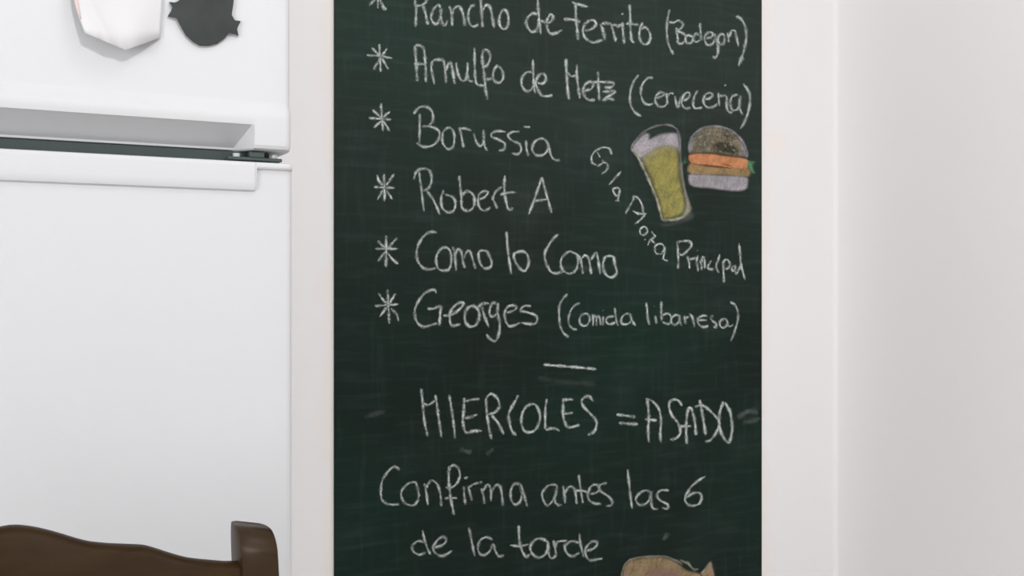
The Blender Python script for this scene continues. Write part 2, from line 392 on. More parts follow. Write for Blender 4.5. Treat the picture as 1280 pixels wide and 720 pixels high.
# ---------------------------------------------------------------- dining chair
YC = .90                                                   # front of the back posts at their top
ch = empty('dining_chair', (at(15, 700, YC).x, .66, 0))
tag(ch, 'dark brown wooden chair with a wavy crest rail, in front of the refrigerator', 'chair')
def cpart(name, bm, m=None, angle=40):
    o = local(link(name, bm, m or M_wood, angle=angle), ch); o.parent = ch; return o
cx = ch.location.x
xi, xo = at(300, 690, YC).x, at(348, 670, YC).x
PZ = at(320, 656.5, YC+.014).z                             # top of the post
pw = xo-xi
def ypost(z):                                              # front face of the post by height (raked back)
    if z > .45: return YC-.085*(PZ-z)/(PZ-.45)
    return YC-.085+.10*(.45-z)/.45*.6
DP = .043
def post(side):
    bm = bmesh.new()
    zs = [0, .1, .25, .40, .45, .55, .65, .75, .82, PZ-.045, PZ-.03]
    rings = []
    prof = []
    def ring(z, y0, y1, wsc=1.0):
        out = []
        xc = cx+side*((xi+xo)/2-cx); h = pw/2*wsc; c = .0035
        for sx_, sy_ in ((-1, -1), (1, -1), (1, 1), (-1, 1)):
            X, Y = xc+sx_*h, (y0 if sy_ < 0 else y1)
            order = [(X, Y-sy_*c), (X-sx_*c, Y-sy_*c*.3), (X-sx_*c*2.2, Y)]
            # a soft arris on each corner
            a = (X, Y-sy_*c*1.6); b = (X-sx_*c*.35, Y-sy_*c*.35); d = (X-sx_*c*1.6, Y)
            seq = [a, b, d] if sx_*sy_ > 0 else [d, b, a]
            out += [(p[0], p[1], z) for p in seq]
        return out
    for z in zs:
        y0 = ypost(z); d = DP if z > .45 else DP*.9
        rings.append(ring(z, y0, y0+d, 1.0 if z > .4 else .98))
    # rolled-over top: front edge rounds off to the back
    for k in range(1, 9):
        a = R(90)*k/8
        z = PZ-.024+.024*math.sin(a)
        y0 = ypost(z)+.020*(1-math.cos(a)); y1 = ypost(z)+DP-.003*(1-math.cos(a))
        rg = ring(z, y0, y1, 1-.03*(1-math.cos(a))); q = math.sin(a)
        rings.append([(X, Y, Z-.0065*q*max(0, (side*(X-cx)-(xi-cx))/pw)**2) for X, Y, Z in rg])
    loft(bm, rings)
    return bm
cpart('back_post', post(1), M_post); cpart('back_post', post(-1), M_post)
# crest rail
cr = [(0, 120), (100, 118), (180, 125), (260, 140), (340, 160), (430, 185), (500, 200), (600, 208), (700, 210), (790, 212), (850, 225), (920, 245), (1000, 265), (1060, 273), (1150, 278), (1240, 281)]
YR = YC+.006
half = []
for u, v in catmull(cr, step=18):
    p = at(u/4.267, 640+v/4.267, YR-.004); half.append((p.x-cx, p.z))
half = [h for h in half if h[0] > .004]
half[-1] = (xi-cx+.004, half[-1][1])
topz = [(-a, b) for a, b in half[::-1]]+[(0, half[0][1]+.0003)]+half
bm = bmesh.new(); rings = []
for a, zt in topz:
    bow = .018*(1-(a/(xi-cx))**2)                          # gently bowed to the back
    zb = .735+.018*(1-(a/(xi-cx))**2)
    r_ = []
    yb = lambda z: YR-(PZ-z)*.20+bow
    for k in range(7):
        t = R(180)*k/6
        r_.append((cx+a, yb(zt)+.011-.011*math.cos(t), zt-.005+.005*math.sin(t)))
    r_ += [(cx+a, yb(zb)+.022, zb+.004), (cx+a, yb(zb)+.018, zb), (cx+a, yb(zb)+.004, zb), (cx+a, yb(zb), zb+.004)]
    rings.append(r_)
loft(bm, rings); cpart('crest_rail', bm, angle=50)
bm = bmesh.new(); y = ypost(.53); box(bm, cx-(xi-cx)-.003, xi+.003, y+.008, y+.030, .505, .550, .004); cpart('lower_back_rail', bm)
for k in range(-2, 3):
    a = k*.066
    bm = bmesh.new(); bow = .018*(1-(a/(xi-cx))**2); rings = []
    for z in (.545, .60, .66, .70, .745):
        f_ = (z-.545)/.2
        y0 = (ypost(z)+.012)+(bow)*f_
        rings.append([(cx+a-.013, y0, z), (cx+a+.013, y0, z), (cx+a+.013, y0+.011, z), (cx+a-.013, y0+.011, z)])
    loft(bm, rings); cpart('slat', bm)
bm = bmesh.new(); sd = []
for z, ins in ((.425, .006), (.430, 0), (.455, 0), (.462, .004), (.464, .012)):
    w0, w1 = xi-cx-.004, xo-cx+.012
    ysb, ysf = .815, .405
    ring = [(cx-w0+ins, ysb-ins, z), (cx-w1+ins, ysf+.05+ins, z), (cx-w1+.03+ins, ysf+ins, z), (cx+w1-.03-ins, ysf+ins, z), (cx+w1-ins, ysf+.05+ins, z), (cx+w0-ins, ysb-ins, z)]
    sd.append(ring)
loft(bm, sd); cpart('seat', bm)
for s in (-1, 1):
    bm = bmesh.new(); xc = cx+s*(xo-cx-.012)
    loft(bm, [[(xc+r_*math.cos(R(30*k)), .45+r_*math.sin(R(30*k)), z) for k in range(12)] for z, r_ in ((0, .012), (.03, .015), (.12, .018), (.22, .019), (.24, .015), (.26, .021), (.36, .021), (.426, .02))])
    cpart('front_leg', bm)
    bm = bmesh.new(); loft(bm, [[(cx+s*(xo-cx-.014)+r_*math.cos(R(36*k)), y, .19+r_*math.sin(R(36*k))) for k in range(10)] for y, r_ in ((.455, .008), (.55, .011), (.66, .012), (.76, .011), (.862, .008))]); cpart('side_stretcher', bm)
bm = bmesh.new(); loft(bm, [[(cx+x, .45+r_*math.cos(R(36*k)), .25+r_*math.sin(R(36*k))) for k in range(10)] for x, r_ in ((-(xo-cx-.015), .008), (-.1, .011), (0, .013), (.1, .011), (xo-cx-.015, .008))]); cpart('front_stretcher', bm)

# ---------------------------------------------------------------- chalkboard
YB = YW-.004
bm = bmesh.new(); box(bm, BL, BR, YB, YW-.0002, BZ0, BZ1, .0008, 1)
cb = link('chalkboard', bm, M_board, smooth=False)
tag(cb, 'tall dark green chalkboard on the wall with handwritten white chalk list and small drawings', 'chalkboard')
LIFT = [YB-.00015]
def lift():
    LIFT[0] -= .000012; return LIFT[0]

def ribbon(bm, lay, pts, width, mass, y):
    """a chalk stroke: five verts across, thin at its ends; 'mass' is how much dust it left"""
    n = len(pts); ph = random.random()*9
    prev = None
    length = sum(math.dist(a, b) for a, b in zip(pts, pts[1:])) or 1
    ln = 0
    for i, p in enumerate(pts):
        a, b = pts[max(0, i-1)], pts[min(n-1, i+1)]
        if math.dist(pts[0], pts[-1]) < .01 and n > 6 and i in (0, n-1): a, b = pts[-2], pts[1]
        tx, ty = b[0]-a[0], b[1]-a[1]; l = math.hypot(tx, ty) or 1; nx, ny = -ty/l, tx/l
        if i: ln += math.dist(pts[i-1], p)
        wv = width*.86*(.95+.18*math.sin(ln*.33+ph)+.12*math.sin(ln*.9+ph*2))
        mv = mass*(.90+.22*math.sin(ln*.21+ph*1.7)+.14*math.sin(ln*.55+ph))
        endd = min(ln, length-ln)
        if math.dist(pts[0], pts[-1]) > .01:
            mv *= min(1, .45+endd/5); wv *= min(1, .6+endd/5)
        row = []
        jx, jy = random.uniform(-.18, .18), random.uniform(-.18, .18)
        for q, mm in ((-1, 0), (-.55, .42), (-.2, 1), (.2, 1), (.55, .42), (1, 0)):
            v = bm.verts.new(at(p[0]+jx+nx*wv*q, p[1]+jy+ny*wv*q, y)); v[lay] = mv*mm; row.append(v)
        if prev:
            for k in range(5): bm.faces.new((prev[k], prev[k+1], row[k+1], row[k]))
        prev = row

def finish(name, bm, m, parent, lab=None):
    me = bpy.data.meshes.new(name); bm.normal_update()
    for f in bm.faces:
        if f.normal.y > 0: f.normal_flip()
    bm.to_mesh(me); bm.free(); me.materials.append(m)
    o = bpy.data.objects.new(name, me); C.objects.link(o); o.parent = parent
    if lab: o['label'] = lab
    return o

def strokes(name, frame, items, lab=None, width=3.3, mass=.82, m=None, parent=None):
    """frame = (x0, y0, scale) of the close-up the strokes were measured in, or items carry their own"""
    bm = bmesh.new(); lay = bm.verts.layers.float.new('mass')
    for it in items:
        fr_ = frame
        if isinstance(it, tuple) and it[0] == 'f': fr_, it = it[1], it[2]
        closed = False
        if it[-1] == 'c': closed, it = True, it[:-1]
        if len(it) == 1:                                     # a dot
            x, y = it[0]; it = [(x-5, y-4), (x+4, y+5)]
        pts = [(fr_[0]+x/fr_[2], fr_[1]+y/fr_[2]) for x, y in it]
        ribbon(bm, lay, catmull(pts, closed), width*random.uniform(.92, 1.08), mass*random.uniform(.9, 1.1), lift())
    return finish(name, bm, m or K_white, parent or cb, lab)

def inside(poly, x, y):
    c = False; n = len(poly); j = n-1
    for i in range(n):
        xi_, yi_ = poly[i]; xj, yj = poly[j]
        if (yi_ > y) != (yj > y) and x < (xj-xi_)*(y-yi_)/(yj-yi_)+xi_: c = not c
        j = i
    return c
def edist(poly, x, y):
    d = 1e9
    for i in range(len(poly)):
        (ax, ay), (bx, by) = poly[i-1], poly[i]
        l2 = (bx-ax)**2+(by-ay)**2 or 1e-9
        t = max(0, min(1, ((x-ax)*(bx-ax)+(y-ay)*(by-ay))/l2))
        d = min(d, math.hypot(x-ax-t*(bx-ax), y-ay-t*(by-ay)))
    return d
def patch(name, frame, pts, m, parent, feather=3.0, mass=.9, lab=None, step=1.3):
    poly = catmull([(frame[0]+x/frame[2], frame[1]+y/frame[2]) for x, y in pts], True, 2.5)[:-1]
    x0, x1 = min(p[0] for p in poly), max(p[0] for p in poly); y0, y1 = min(p[1] for p in poly), max(p[1] for p in poly)
    bm = bmesh.new(); lay = bm.verts.layers.float.new('mass'); y = lift(); cells = {}
    nx, ny = int((x1-x0)/step)+3, int((y1-y0)/step)+3
    for i in range(nx):
        for j in range(ny):
            X, Y = x0+(i-1)*step, y0+(j-1)*step
            ins = inside(poly, X, Y); d = edist(poly, X, Y)
            sd = d if ins else -d
            if sd < -2.2: continue
            t = max(0, min(1, (sd+.8)/feather)); v = bm.verts.new(at(X, Y, y))
            hatch = .95+.05*math.sin((X*.9+Y*.35)+1.3*math.sin(Y*.21))+.06*math.sin(X*.23+Y*.31+2*math.sin(Y*.13))
            v[lay] = mass*t*t*(3-2*t)*hatch; cells[i, j] = v
    for (i, j), v in cells.items():
        q = [cells.get(k) for k in ((i, j), (i+1, j), (i+1, j+1), (i, j+1))]
        if all(q): bm.faces.new(q)
    return finish(name, bm, m, parent, lab)

A = (450, 0, 6.0); B = (600, 0, 5.333); Cc = (760, 0, 5.333); D = (780, 60, 5.333); E = (510, 120, 4.8); Fr = (510, 280, 6.0)
G = (630, 280, 6.0); H = (510, 340, 6.0); I = (690, 360, 9.846); J = (800, 360, 9.846); K = (730, 170, 4.3636); L_ = (830, 290, 10.28)
Mm = (510, 470, 5.12); N = (740, 470, 5.565); O = (465, 575, 6.244); P = (665, 575, 5.565); Q = (505, 645, 4.923)
S = (440, 110, 4.0); T = (440, 270, 4.5); U = (780, 145, 5.141); V = (740, 660, 5.818)
ft = lambda f, pts: ('f', f, pts)

# asterisks
AST = [
 (A, 'first line', [[(70, 42), (112, -5), (140, -40)], [(133, -140), (136, -40), (133, 62)], [(140, -25), (168, 35), (200, 74)], [(165, 38), (180, 66), (200, 72)], [(50, -38), (140, -32), (235, -22)], [(85, -95), (145, -35)], [(195, -95), (150, -40)]]),
 (A, 'Arnulfo', [[(145, 328), (148, 420), (156, 540)], [(50, 413), (155, 420), (242, 437)], [(88, 358), (150, 420)], [(205, 360), (165, 420)], [(160, 432), (125, 480), (103, 525)], [(165, 440), (195, 490), (217, 522)]]),
 (S, 'Borussia', [[(144, 72), (150, 150), (156, 220)], [(84, 150), (140, 154), (197, 157)], [(103, 108), (150, 155)], [(192, 116), (150, 150)], [(150, 160), (108, 200)], [(152, 162), (172, 190), (190, 218)]]),
 (S, 'Robert', [[(160, 428), (162, 500), (163, 568)], [(108, 495), (160, 497), (214, 500)], [(125, 433), (135, 465), (156, 488)], [(212, 428), (190, 460), (170, 488)], [(156, 508), (140, 535), (126, 560)], [(170, 510), (202, 556)]]),
 (T, 'Como', [[(192, 108), (192, 200), (191, 288)], [(130, 184), (190, 184), (260, 185)], [(143, 138), (190, 185)], [(254, 122), (225, 155), (200, 182)], [(186, 203), (145, 256)], [(200, 205), (225, 240), (260, 272)]]),
 (T, 'Georges', [[(200, 412), (204, 500), (210, 608)], [(128, 506), (200, 500), (262, 496)], [(148, 433), (170, 465), (195, 492)], [(245, 434), (212, 492)], [(196, 513), (155, 568)], [(218, 518), (252, 555), (262, 592)]]),
]
for f_, nm, it in AST: strokes('chalk_asterisk', f_, it, 'chalk asterisk before '+('the top line' if nm == 'first line' else nm), width=2.9, mass=.80)

def word(lab, frame, items, width=3.2, mass=.78): strokes('chalk_word', frame, items, 'chalk writing: '+lab, width, mass)
word('Rancho', A, [[(418, -60), (413, 20), (422, 62), (420, 120), (417, 203)], [(410, -55), (480, -45), (498, 0), (478, 32), (440, 43), (403, 30)], [(468, 38), (488, 88), (500, 140), (511, 188)],
  [(605, 62), (590, 36), (558, 60), (534, 120), (547, 166), (575, 180), (598, 140), (608, 66), (606, 130), (620, 176), (638, 192), (658, 150)],
  [(670, 42), (688, 110), (692, 198)], [(690, 112), (705, 65), (740, 48), (765, 80), (780, 140), (786, 198)],
  [(865, 42), (836, 44), (815, 85), (812, 140), (830, 186), (856, 199), (892, 178)],
  ft(B, [(2, -40), (11, 90), (18, 184)]), ft(B, [(15, 75), (40, 35), (65, 45), (80, 100), (90, 160), (95, 188)]), ft(B, [(160, 65), (135, 95), (127, 150), (150, 193), (180, 180), (190, 130), (180, 80), 'c'])])
word('de', B, [[(385, 95), (350, 90), (320, 115), (308, 150), (325, 195), (350, 212), (380, 195), (392, 130)], [(384, -40), (388, 60), (395, 140), (406, 232)],
  [(400, 135), (425, 145), (455, 152), (480, 135), (488, 110), (472, 95), (450, 125), (445, 170), (465, 220), (500, 223), (548, 200)]])
word('Ferrito', B, [[(610, 13), (650, 28), (722, 46)], [(637, 20), (640, 120), (648, 200), (654, 270)], [(556, 128), (610, 130), (672, 146)],
  [(690, 205), (740, 196), (772, 165), (765, 140), (735, 135), (700, 160), (685, 205), (700, 250), (740, 280), (770, 281), (818, 265)],
  [(803, 158), (820, 205), (834, 268)], [(805, 162), (840, 154), (880, 160)], [(876, 160), (890, 215), (906, 278)], [(885, 162), (920, 172), (950, 168)],
  ft(Cc, [(96, 148), (100, 215), (109, 293)]), ft(Cc, [(60, 182), (95, 158)]), ft(Cc, [(96, 92)]), ft(Cc, [(144, 26), (148, 110), (151, 200), (158, 270), (178, 284)]), ft(Cc, [(120, 158), (160, 160), (208, 166)]),
  ft(Cc, [(232, 148), (212, 200), (210, 250), (235, 294), (270, 286), (283, 240), (265, 195), (240, 180), (215, 202)])])
word('(Bodegon)', Cc, [[(411, 62), (395, 140), (392, 220), (405, 300), (437, 364)], [(403, 146), (440, 150), (470, 136), (500, 160), (485, 190), (464, 206), (505, 225), (520, 255), (500, 285), (475, 291), (455, 272)], [(455, 180), (462, 230), (468, 285)],
  [(555, 240), (530, 235), (515, 255), (525, 285), (555, 285), (566, 255), 'c'], [(613, 152), (617, 210), (622, 272)], [(610, 235), (585, 225), (570, 255), (585, 280), (615, 265)],
  [(650, 256), (690, 246), (700, 225), (675, 215), (650, 235), (645, 270), (665, 300), (700, 290), (712, 255)], [(708, 222), (722, 262), (735, 320), (727, 368), (711, 386), (698, 370)],
  [(762, 227), (740, 237), (735, 275), (755, 298), (775, 280), (776, 240), 'c'], [(796, 218), (808, 285)], [(805, 250), (825, 206), (845, 206), (858, 250), (869, 310)],
  [(852, 106), (890, 130), (918, 190), (921, 260), (905, 340), (885, 400), (870, 442)], [(868, 396), (910, 390)]], width=3.0, mass=.70)
word('Arnulfo', A, [[(412, 345), (420, 450), (430, 612)], [(402, 352), (440, 340), (475, 360), (485, 420), (492, 500), (494, 618)], [(403, 478), (497, 481)],
  [(545, 455), (535, 500), (545, 570), (558, 634)], [(545, 462), (565, 448), (628, 448)], [(625, 448), (638, 520), (646, 628)], [(641, 535), (660, 487), (680, 470), (695, 530), (712, 634)],
  [(720, 466), (735, 550), (760, 602), (790, 600), (805, 540), (808, 466)], [(805, 555), (816, 602), (850, 612)], [(858, 356), (860, 480), (865, 590), (885, 636), (948, 641)],
  ft(B, [(30, 325), (15, 360), (18, 420), (28, 500), (38, 600), (51, 665)]), ft(B, [(28, 325), (60, 345), (68, 390), (50, 430), (24, 452)]), ft(B, [(32, 526), (60, 528), (85, 518)]),
  ft(B, [(118, 440), (92, 470), (88, 520), (110, 550), (140, 545), (155, 510), (145, 465), 'c'])])
word('de', B, [[(350, 486), (315, 480), (282, 515), (278, 565), (305, 605), (340, 598), (364, 558)], [(352, 396), (355, 480), (360, 560), (366, 622)],
  [(375, 552), (420, 556), (440, 525), (425, 492), (395, 500), (372, 545), (385, 595), (420, 640), (486, 635)]])
word('Metz', B, [[(572, 390), (578, 500), (585, 600), (593, 668)], [(646, 430), (645, 500), (655, 580), (666, 658)], [(580, 480), (610, 510), (642, 498)],
  [(690, 606), (740, 592), (755, 560), (735, 545), (705, 560), (688, 600), (700, 645), (730, 668), (768, 665)], [(787, 476), (790, 570), (796, 672)], [(748, 553), (790, 546), (888, 552), (872, 582), (830, 580)],
  [(815, 612), (902, 608), (860, 640), (815, 668)], [(815, 670), (860, 658), (898, 668)]])
word('(Cerveceria)', D, [[(97, 176), (60, 235), (40, 310), (45, 380), (75, 430), (118, 457)], [(197, 200), (160, 200), (125, 240), (112, 300), (130, 360), (165, 378), (198, 368)],
  [(203, 332), (245, 326), (270, 306), (245, 295), (215, 320), (210, 360), (235, 390), (270, 388), (292, 362)], [(284, 298), (290, 378)], [(288, 322), (310, 300), (332, 306)], [(338, 318), (358, 392), (380, 322)],
  [(385, 356), (425, 337), (440, 306), (420, 295), (395, 320), (385, 370), (405, 400), (445, 399)], [(492, 283), (470, 320), (460, 370), (475, 401), (524, 396)],
  [(530, 342), (570, 336), (590, 312), (570, 298), (540, 315), (530, 360), (555, 395), (600, 390), (622, 368)], [(629, 298), (632, 350), (636, 388)], [(630, 322), (660, 318), (684, 326), (685, 400), (706, 430), (726, 424)], [(676, 248)],
  [(760, 310), (720, 325), (708, 370), (720, 410), (750, 412), (770, 380), (777, 318), (768, 390), (792, 447)], [(793, 238), (825, 280), (840, 330), (830, 420), (800, 500), (773, 538)]], width=3.0, mass=.72)
word('Borussia', E, [[(33, 108), (65, 70), (110, 65), (145, 95), (148, 150), (124, 178)], [(70, 103), (70, 190), (68, 282)], [(85, 182), (140, 185), (185, 210), (185, 255), (150, 295), (95, 305), (48, 280)],
  [(240, 190), (210, 220), (208, 280), (240, 318), (272, 300), (278, 240), (265, 200), 'c'], [(308, 183), (320, 240), (334, 312)], [(310, 196), (345, 195), (382, 209)],
  [(394, 222), (410, 275), (435, 300), (455, 270), (452, 202)], [(452, 260), (460, 300), (477, 330)], [(587, 216), (540, 210), (505, 222), (502, 245), (540, 260), (580, 285), (575, 320), (543, 328)],
  [(673, 214), (630, 215), (600, 235), (620, 265), (665, 285), (680, 320), (660, 348), (623, 344)], [(708, 266), (712, 320), (723, 362)], [(693, 184), (734, 186)],
  [(800, 255), (760, 275), (745, 320), (770, 355), (815, 350), (842, 310), (830, 270), 'c'], [(845, 305), (860, 360), (885, 385), (913, 384)]], width=3.0, mass=.74)
word('Robert', E, [[(35, 502), (50, 455), (90, 435), (130, 450), (142, 500), (125, 550), (88, 571)], [(67, 456), (80, 560), (96, 694)], [(112, 568), (150, 620), (170, 660), (192, 714)],
  [(215, 563), (200, 610), (205, 670), (240, 698), (275, 685), (285, 640), (265, 605), (222, 590)], [(307, 476), (315, 560), (325, 645)], [(320, 602), (355, 570), (395, 600), (395, 660), (360, 690), (325, 670), (318, 620)],
  [(425, 622), (465, 602), (480, 576), (450, 572), (422, 600), (425, 660), (455, 688), (497, 668)], [(504, 598), (520, 640), (537, 678)], [(505, 628), (525, 575), (564, 544)], [(580, 476), (578, 560), (590, 640), (605, 682), (632, 670)], [(553, 592), (600, 580), (648, 577)]], width=3.0, mass=.74)
word('A', E, [[(723, 714), (765, 600), (803, 488)], [(803, 486), (825, 570), (845, 640), (862, 703)], [(752, 631), (800, 625), (838, 617)]], width=3.0, mass=.78)
word('Como', Fr, [[(218, 66), (180, 58), (130, 80), (85, 140), (65, 210), (72, 275), (110, 325), (165, 340), (214, 328)], [(275, 175), (235, 200), (210, 260), (225, 330), (265, 350), (310, 335), (325, 270), (315, 200), 'c'],
  [(333, 167), (350, 220), (361, 353)], [(352, 242), (375, 190), (400, 210), (410, 270), (426, 333)], [(415, 262), (440, 210), (462, 200), (480, 250), (508, 338)], [(545, 200), (528, 230), (540, 290), (570, 330), (615, 325), (628, 290), (610, 240), (590, 205), 'c']], width=3.0, mass=.74)
word('lo', Fr, [[(739, 56), (745, 150), (755, 250), (776, 378)], [(800, 220), (800, 270), (840, 335), (880, 350), (905, 290), (895, 230), (860, 205), 'c']], width=3.2, mass=.8)
word('Como', G, [[(409, 76), (370, 110), (325, 175), (305, 225), (315, 290), (350, 355), (390, 370), (444, 357)], [(490, 205), (440, 245), (425, 290), (440, 345), (490, 372), (535, 350), (555, 290), (545, 230), (515, 215), 'c'],
  [(518, 213), (560, 240), (580, 290), (593, 378)], [(580, 262), (605, 235), (635, 260), (656, 378)], [(650, 272), (690, 218), (705, 260), (722, 380)], [(765, 245), (745, 285), (745, 340), (770, 385), (810, 400), (845, 365), (830, 300), (818, 245), 'c']], width=3.0, mass=.76)
word('Georges', H, [[(213, 162), (200, 135), (160, 140), (110, 175), (65, 245), (50, 300), (65, 370), (105, 408), (150, 405), (218, 384)], [(143, 276), (190, 275), (240, 260), (240, 330), (235, 403)],
  [(262, 326), (310, 325), (360, 300), (410, 255), (412, 230), (375, 235), (335, 270), (312, 325), (320, 390), (345, 403), (393, 389)], [(480, 255), (440, 280), (425, 340), (440, 390), (475, 410), (515, 390), (535, 330), (520, 275), 'c'],
  [(553, 256), (570, 320), (607, 418)], [(520, 272), (555, 240), (608, 234)], [(665, 240), (640, 230), (615, 270), (612, 315), (635, 335), (665, 310), (672, 240), (675, 320), (688, 390), (680, 470), (655, 518), (620, 505), (587, 467)],
  [(740, 306), (790, 291), (815, 262), (790, 250), (750, 260), (725, 300), (730, 360), (760, 405), (800, 400), (842, 379)], [(924, 255), (870, 255), (845, 290), (890, 300), (945, 320), (970, 345), (955, 385), (910, 390), (848, 380)]], width=3.2, mass=.8)
word('(Comida', I, [[(190, 70), (130, 140), (90, 220), (88, 330), (100, 460), (140, 550), (208, 608)], [(348, 188), (290, 205), (235, 270), (205, 360), (208, 440), (250, 495), (314, 511)], [(405, 315), (350, 350), (340, 420), (380, 465), (430, 455), (465, 390), (450, 330), 'c'],
  [(500, 316), (505, 400), (505, 468)], [(505, 382), (530, 340), (545, 370), (548, 468)], [(548, 382), (570, 345), (590, 380), (601, 463)], [(630, 338), (628, 400), (624, 463)], [(628, 275)],
  [(772, 236), (780, 320), (800, 430), (818, 463)], [(770, 350), (700, 355), (665, 395), (690, 440), (745, 440), (785, 410)], [(950, 310), (890, 330), (850, 390), (865, 440), (920, 445), (975, 400), (960, 318), (985, 400), (1028, 468)]], width=2.7, mass=.68)
word('libanesa)', J, [[(74, 176), (90, 270), (95, 360), (117, 460)], [(188, 336), (195, 390), (201, 445)], [(178, 222)], [(262, 160), (262, 290), (266, 404)], [(275, 340), (320, 315), (370, 330), (385, 390), (360, 440), (310, 435), (268, 410)],
  [(480, 336), (430, 335), (390, 370), (385, 420), (410, 450), (460, 440), (485, 390), (484, 334), (490, 410), (512, 467)], [(545, 336), (555, 400), (561, 444)], [(560, 392), (580, 360), (605, 350)], [(603, 312), (640, 350), (660, 420), (672, 484)],
  [(832, 346), (770, 340), (710, 385), (720, 440), (770, 480), (853, 464)], [(712, 396), (827, 396)], [(904, 334), (872, 360), (885, 400), (935, 440), (930, 487), (903, 465)], [(1030, 380), (985, 410), (985, 460), (1020, 490), (1065, 465), (1075, 420), (1055, 385), 'c'], [(1070, 440), (1110, 475), (1148, 448)],
  [(1105, 173), (1160, 200), (1200, 280), (1205, 380), (1175, 500), (1145, 590), (1112, 660)]], width=2.7, mass=.68)
strokes('chalk_dash', (670, 270, 3.6), [[(32, 669), (150, 678), (272, 689)]], 'short chalk rule under the list', width=3.0, mass=.95)
word('En la Plaza, running downhill', K, [[(151, 103), (140, 70), (105, 62), (65, 80), (42, 110), (45, 145), (72, 160)], [(72, 88), (88, 117)], [(73, 166), (110, 145), (130, 160), (120, 190), (93, 209)], [(98, 128), (110, 150)], [(203, 191), (170, 230), (136, 267)],
  [(158, 290), (190, 285), (195, 310), (175, 325), 'c'], [(195, 286), (190, 330), (180, 352)], [(170, 352), (195, 353)], [(277, 332), (250, 380), (226, 424)], [(260, 332), (290, 335), (315, 370), (322, 405), (318, 425)], [(264, 407), (300, 424), (343, 422)], [(335, 424), (310, 455), (276, 482)],
  [(325, 495), (305, 510), (310, 535), (330, 540), (345, 520), (340, 500), 'c'], [(366, 518), (392, 552)], [(388, 548), (360, 570), (348, 598)], [(330, 562), (336, 568)], [(360, 560), (386, 586)],
  [(402, 590), (385, 610), (395, 640), (425, 640), (438, 610), (425, 590), 'c'], [(440, 600), (438, 640), (430, 672)], [(424, 668), (458, 682)]], width=2.5, mass=.72)
word('Principal', L_, [[(170, 125), (180, 280), (185, 400), (179, 480)], [(160, 130), (280, 115), (335, 130), (355, 170), (320, 220), (240, 290), (186, 280)], [(298, 306), (320, 380), (331, 474)], [(310, 345), (370, 345), (424, 330)], [(436, 296), (420, 370), (430, 440), (440, 510)], [(432, 235)],
  [(463, 356), (480, 420), (486, 494)], [(480, 402), (500, 320), (520, 350), (527, 474)], [(612, 362), (570, 430), (575, 475), (645, 475)], [(717, 280), (700, 350), (670, 430), (680, 480), (704, 526)], [(758, 380), (765, 500), (770, 656)], [(755, 400), (790, 355), (835, 375), (845, 430), (815, 470), (778, 471)],
  [(905, 430), (870, 460), (885, 500), (910, 480), (914, 428), (922, 545)], [(964, 144), (975, 260), (990, 420), (1015, 520), (1043, 616)], [(990, 430), (955, 490), (923, 555)]], width=2.7, mass=.76)
word('MIERCOLES', Mm, [[(84, 78), (95, 180), (105, 290), (127, 390)], [(98, 174), (130, 185), (177, 154)], [(175, 120), (190, 220), (205, 330), (216, 394)], [(264, 120), (280, 220), (295, 330), (301, 400)],
  [(361, 138), (355, 230), (352, 300), (370, 360), (420, 353), (473, 350)], [(366, 162), (420, 150), (458, 146)], [(362, 270), (400, 262), (445, 246)], [(499, 138), (505, 240), (520, 340), (534, 405)], [(498, 142), (530, 115), (570, 140), (585, 190), (560, 230), (513, 246)], [(533, 248), (575, 300), (614, 374)],
  [(708, 120), (680, 170), (645, 240), (650, 300), (665, 350), (692, 381)], [(790, 180), (745, 210), (725, 280), (740, 345), (785, 360), (825, 330), (845, 260), (825, 195), 'c'], [(889, 146), (878, 230), (880, 345)], [(878, 347), (930, 335), (973, 352)],
  [(994, 140), (992, 240), (1005, 300), (1030, 328), (1098, 313)], [(988, 152), (1058, 150)], [(998, 244), (1058, 234)], [(1187, 163), (1155, 128), (1115, 150), (1120, 190), (1165, 240), (1205, 290), (1195, 350), (1148, 381)]], width=3.2, mass=.80)
word('= sign', N, [[(168, 267), (302, 284)], [(187, 327), (322, 336)]], width=3.3, mass=.76)
word('ASADO', N, [[(385, 162), (395, 280), (390, 380), (396, 464)], [(372, 158), (420, 175), (465, 230), (480, 310), (475, 400), (479, 464)], [(367, 300), (453, 310)], [(627, 208), (600, 170), (560, 165), (535, 200), (555, 270), (600, 330), (615, 390), (590, 430), (542, 445)],
  [(658, 474), (655, 350), (665, 250), (685, 220), (705, 270), (720, 350), (723, 414)], [(608, 351), (693, 348)], [(749, 164), (765, 250), (780, 340), (791, 414)], [(712, 216), (770, 205), (840, 260), (885, 320), (870, 380), (830, 440), (788, 461)],
  [(915, 185), (890, 250), (885, 330), (905, 410), (950, 460), (975, 380), (965, 270), (940, 210), 'c']], width=3.2, mass=.80)
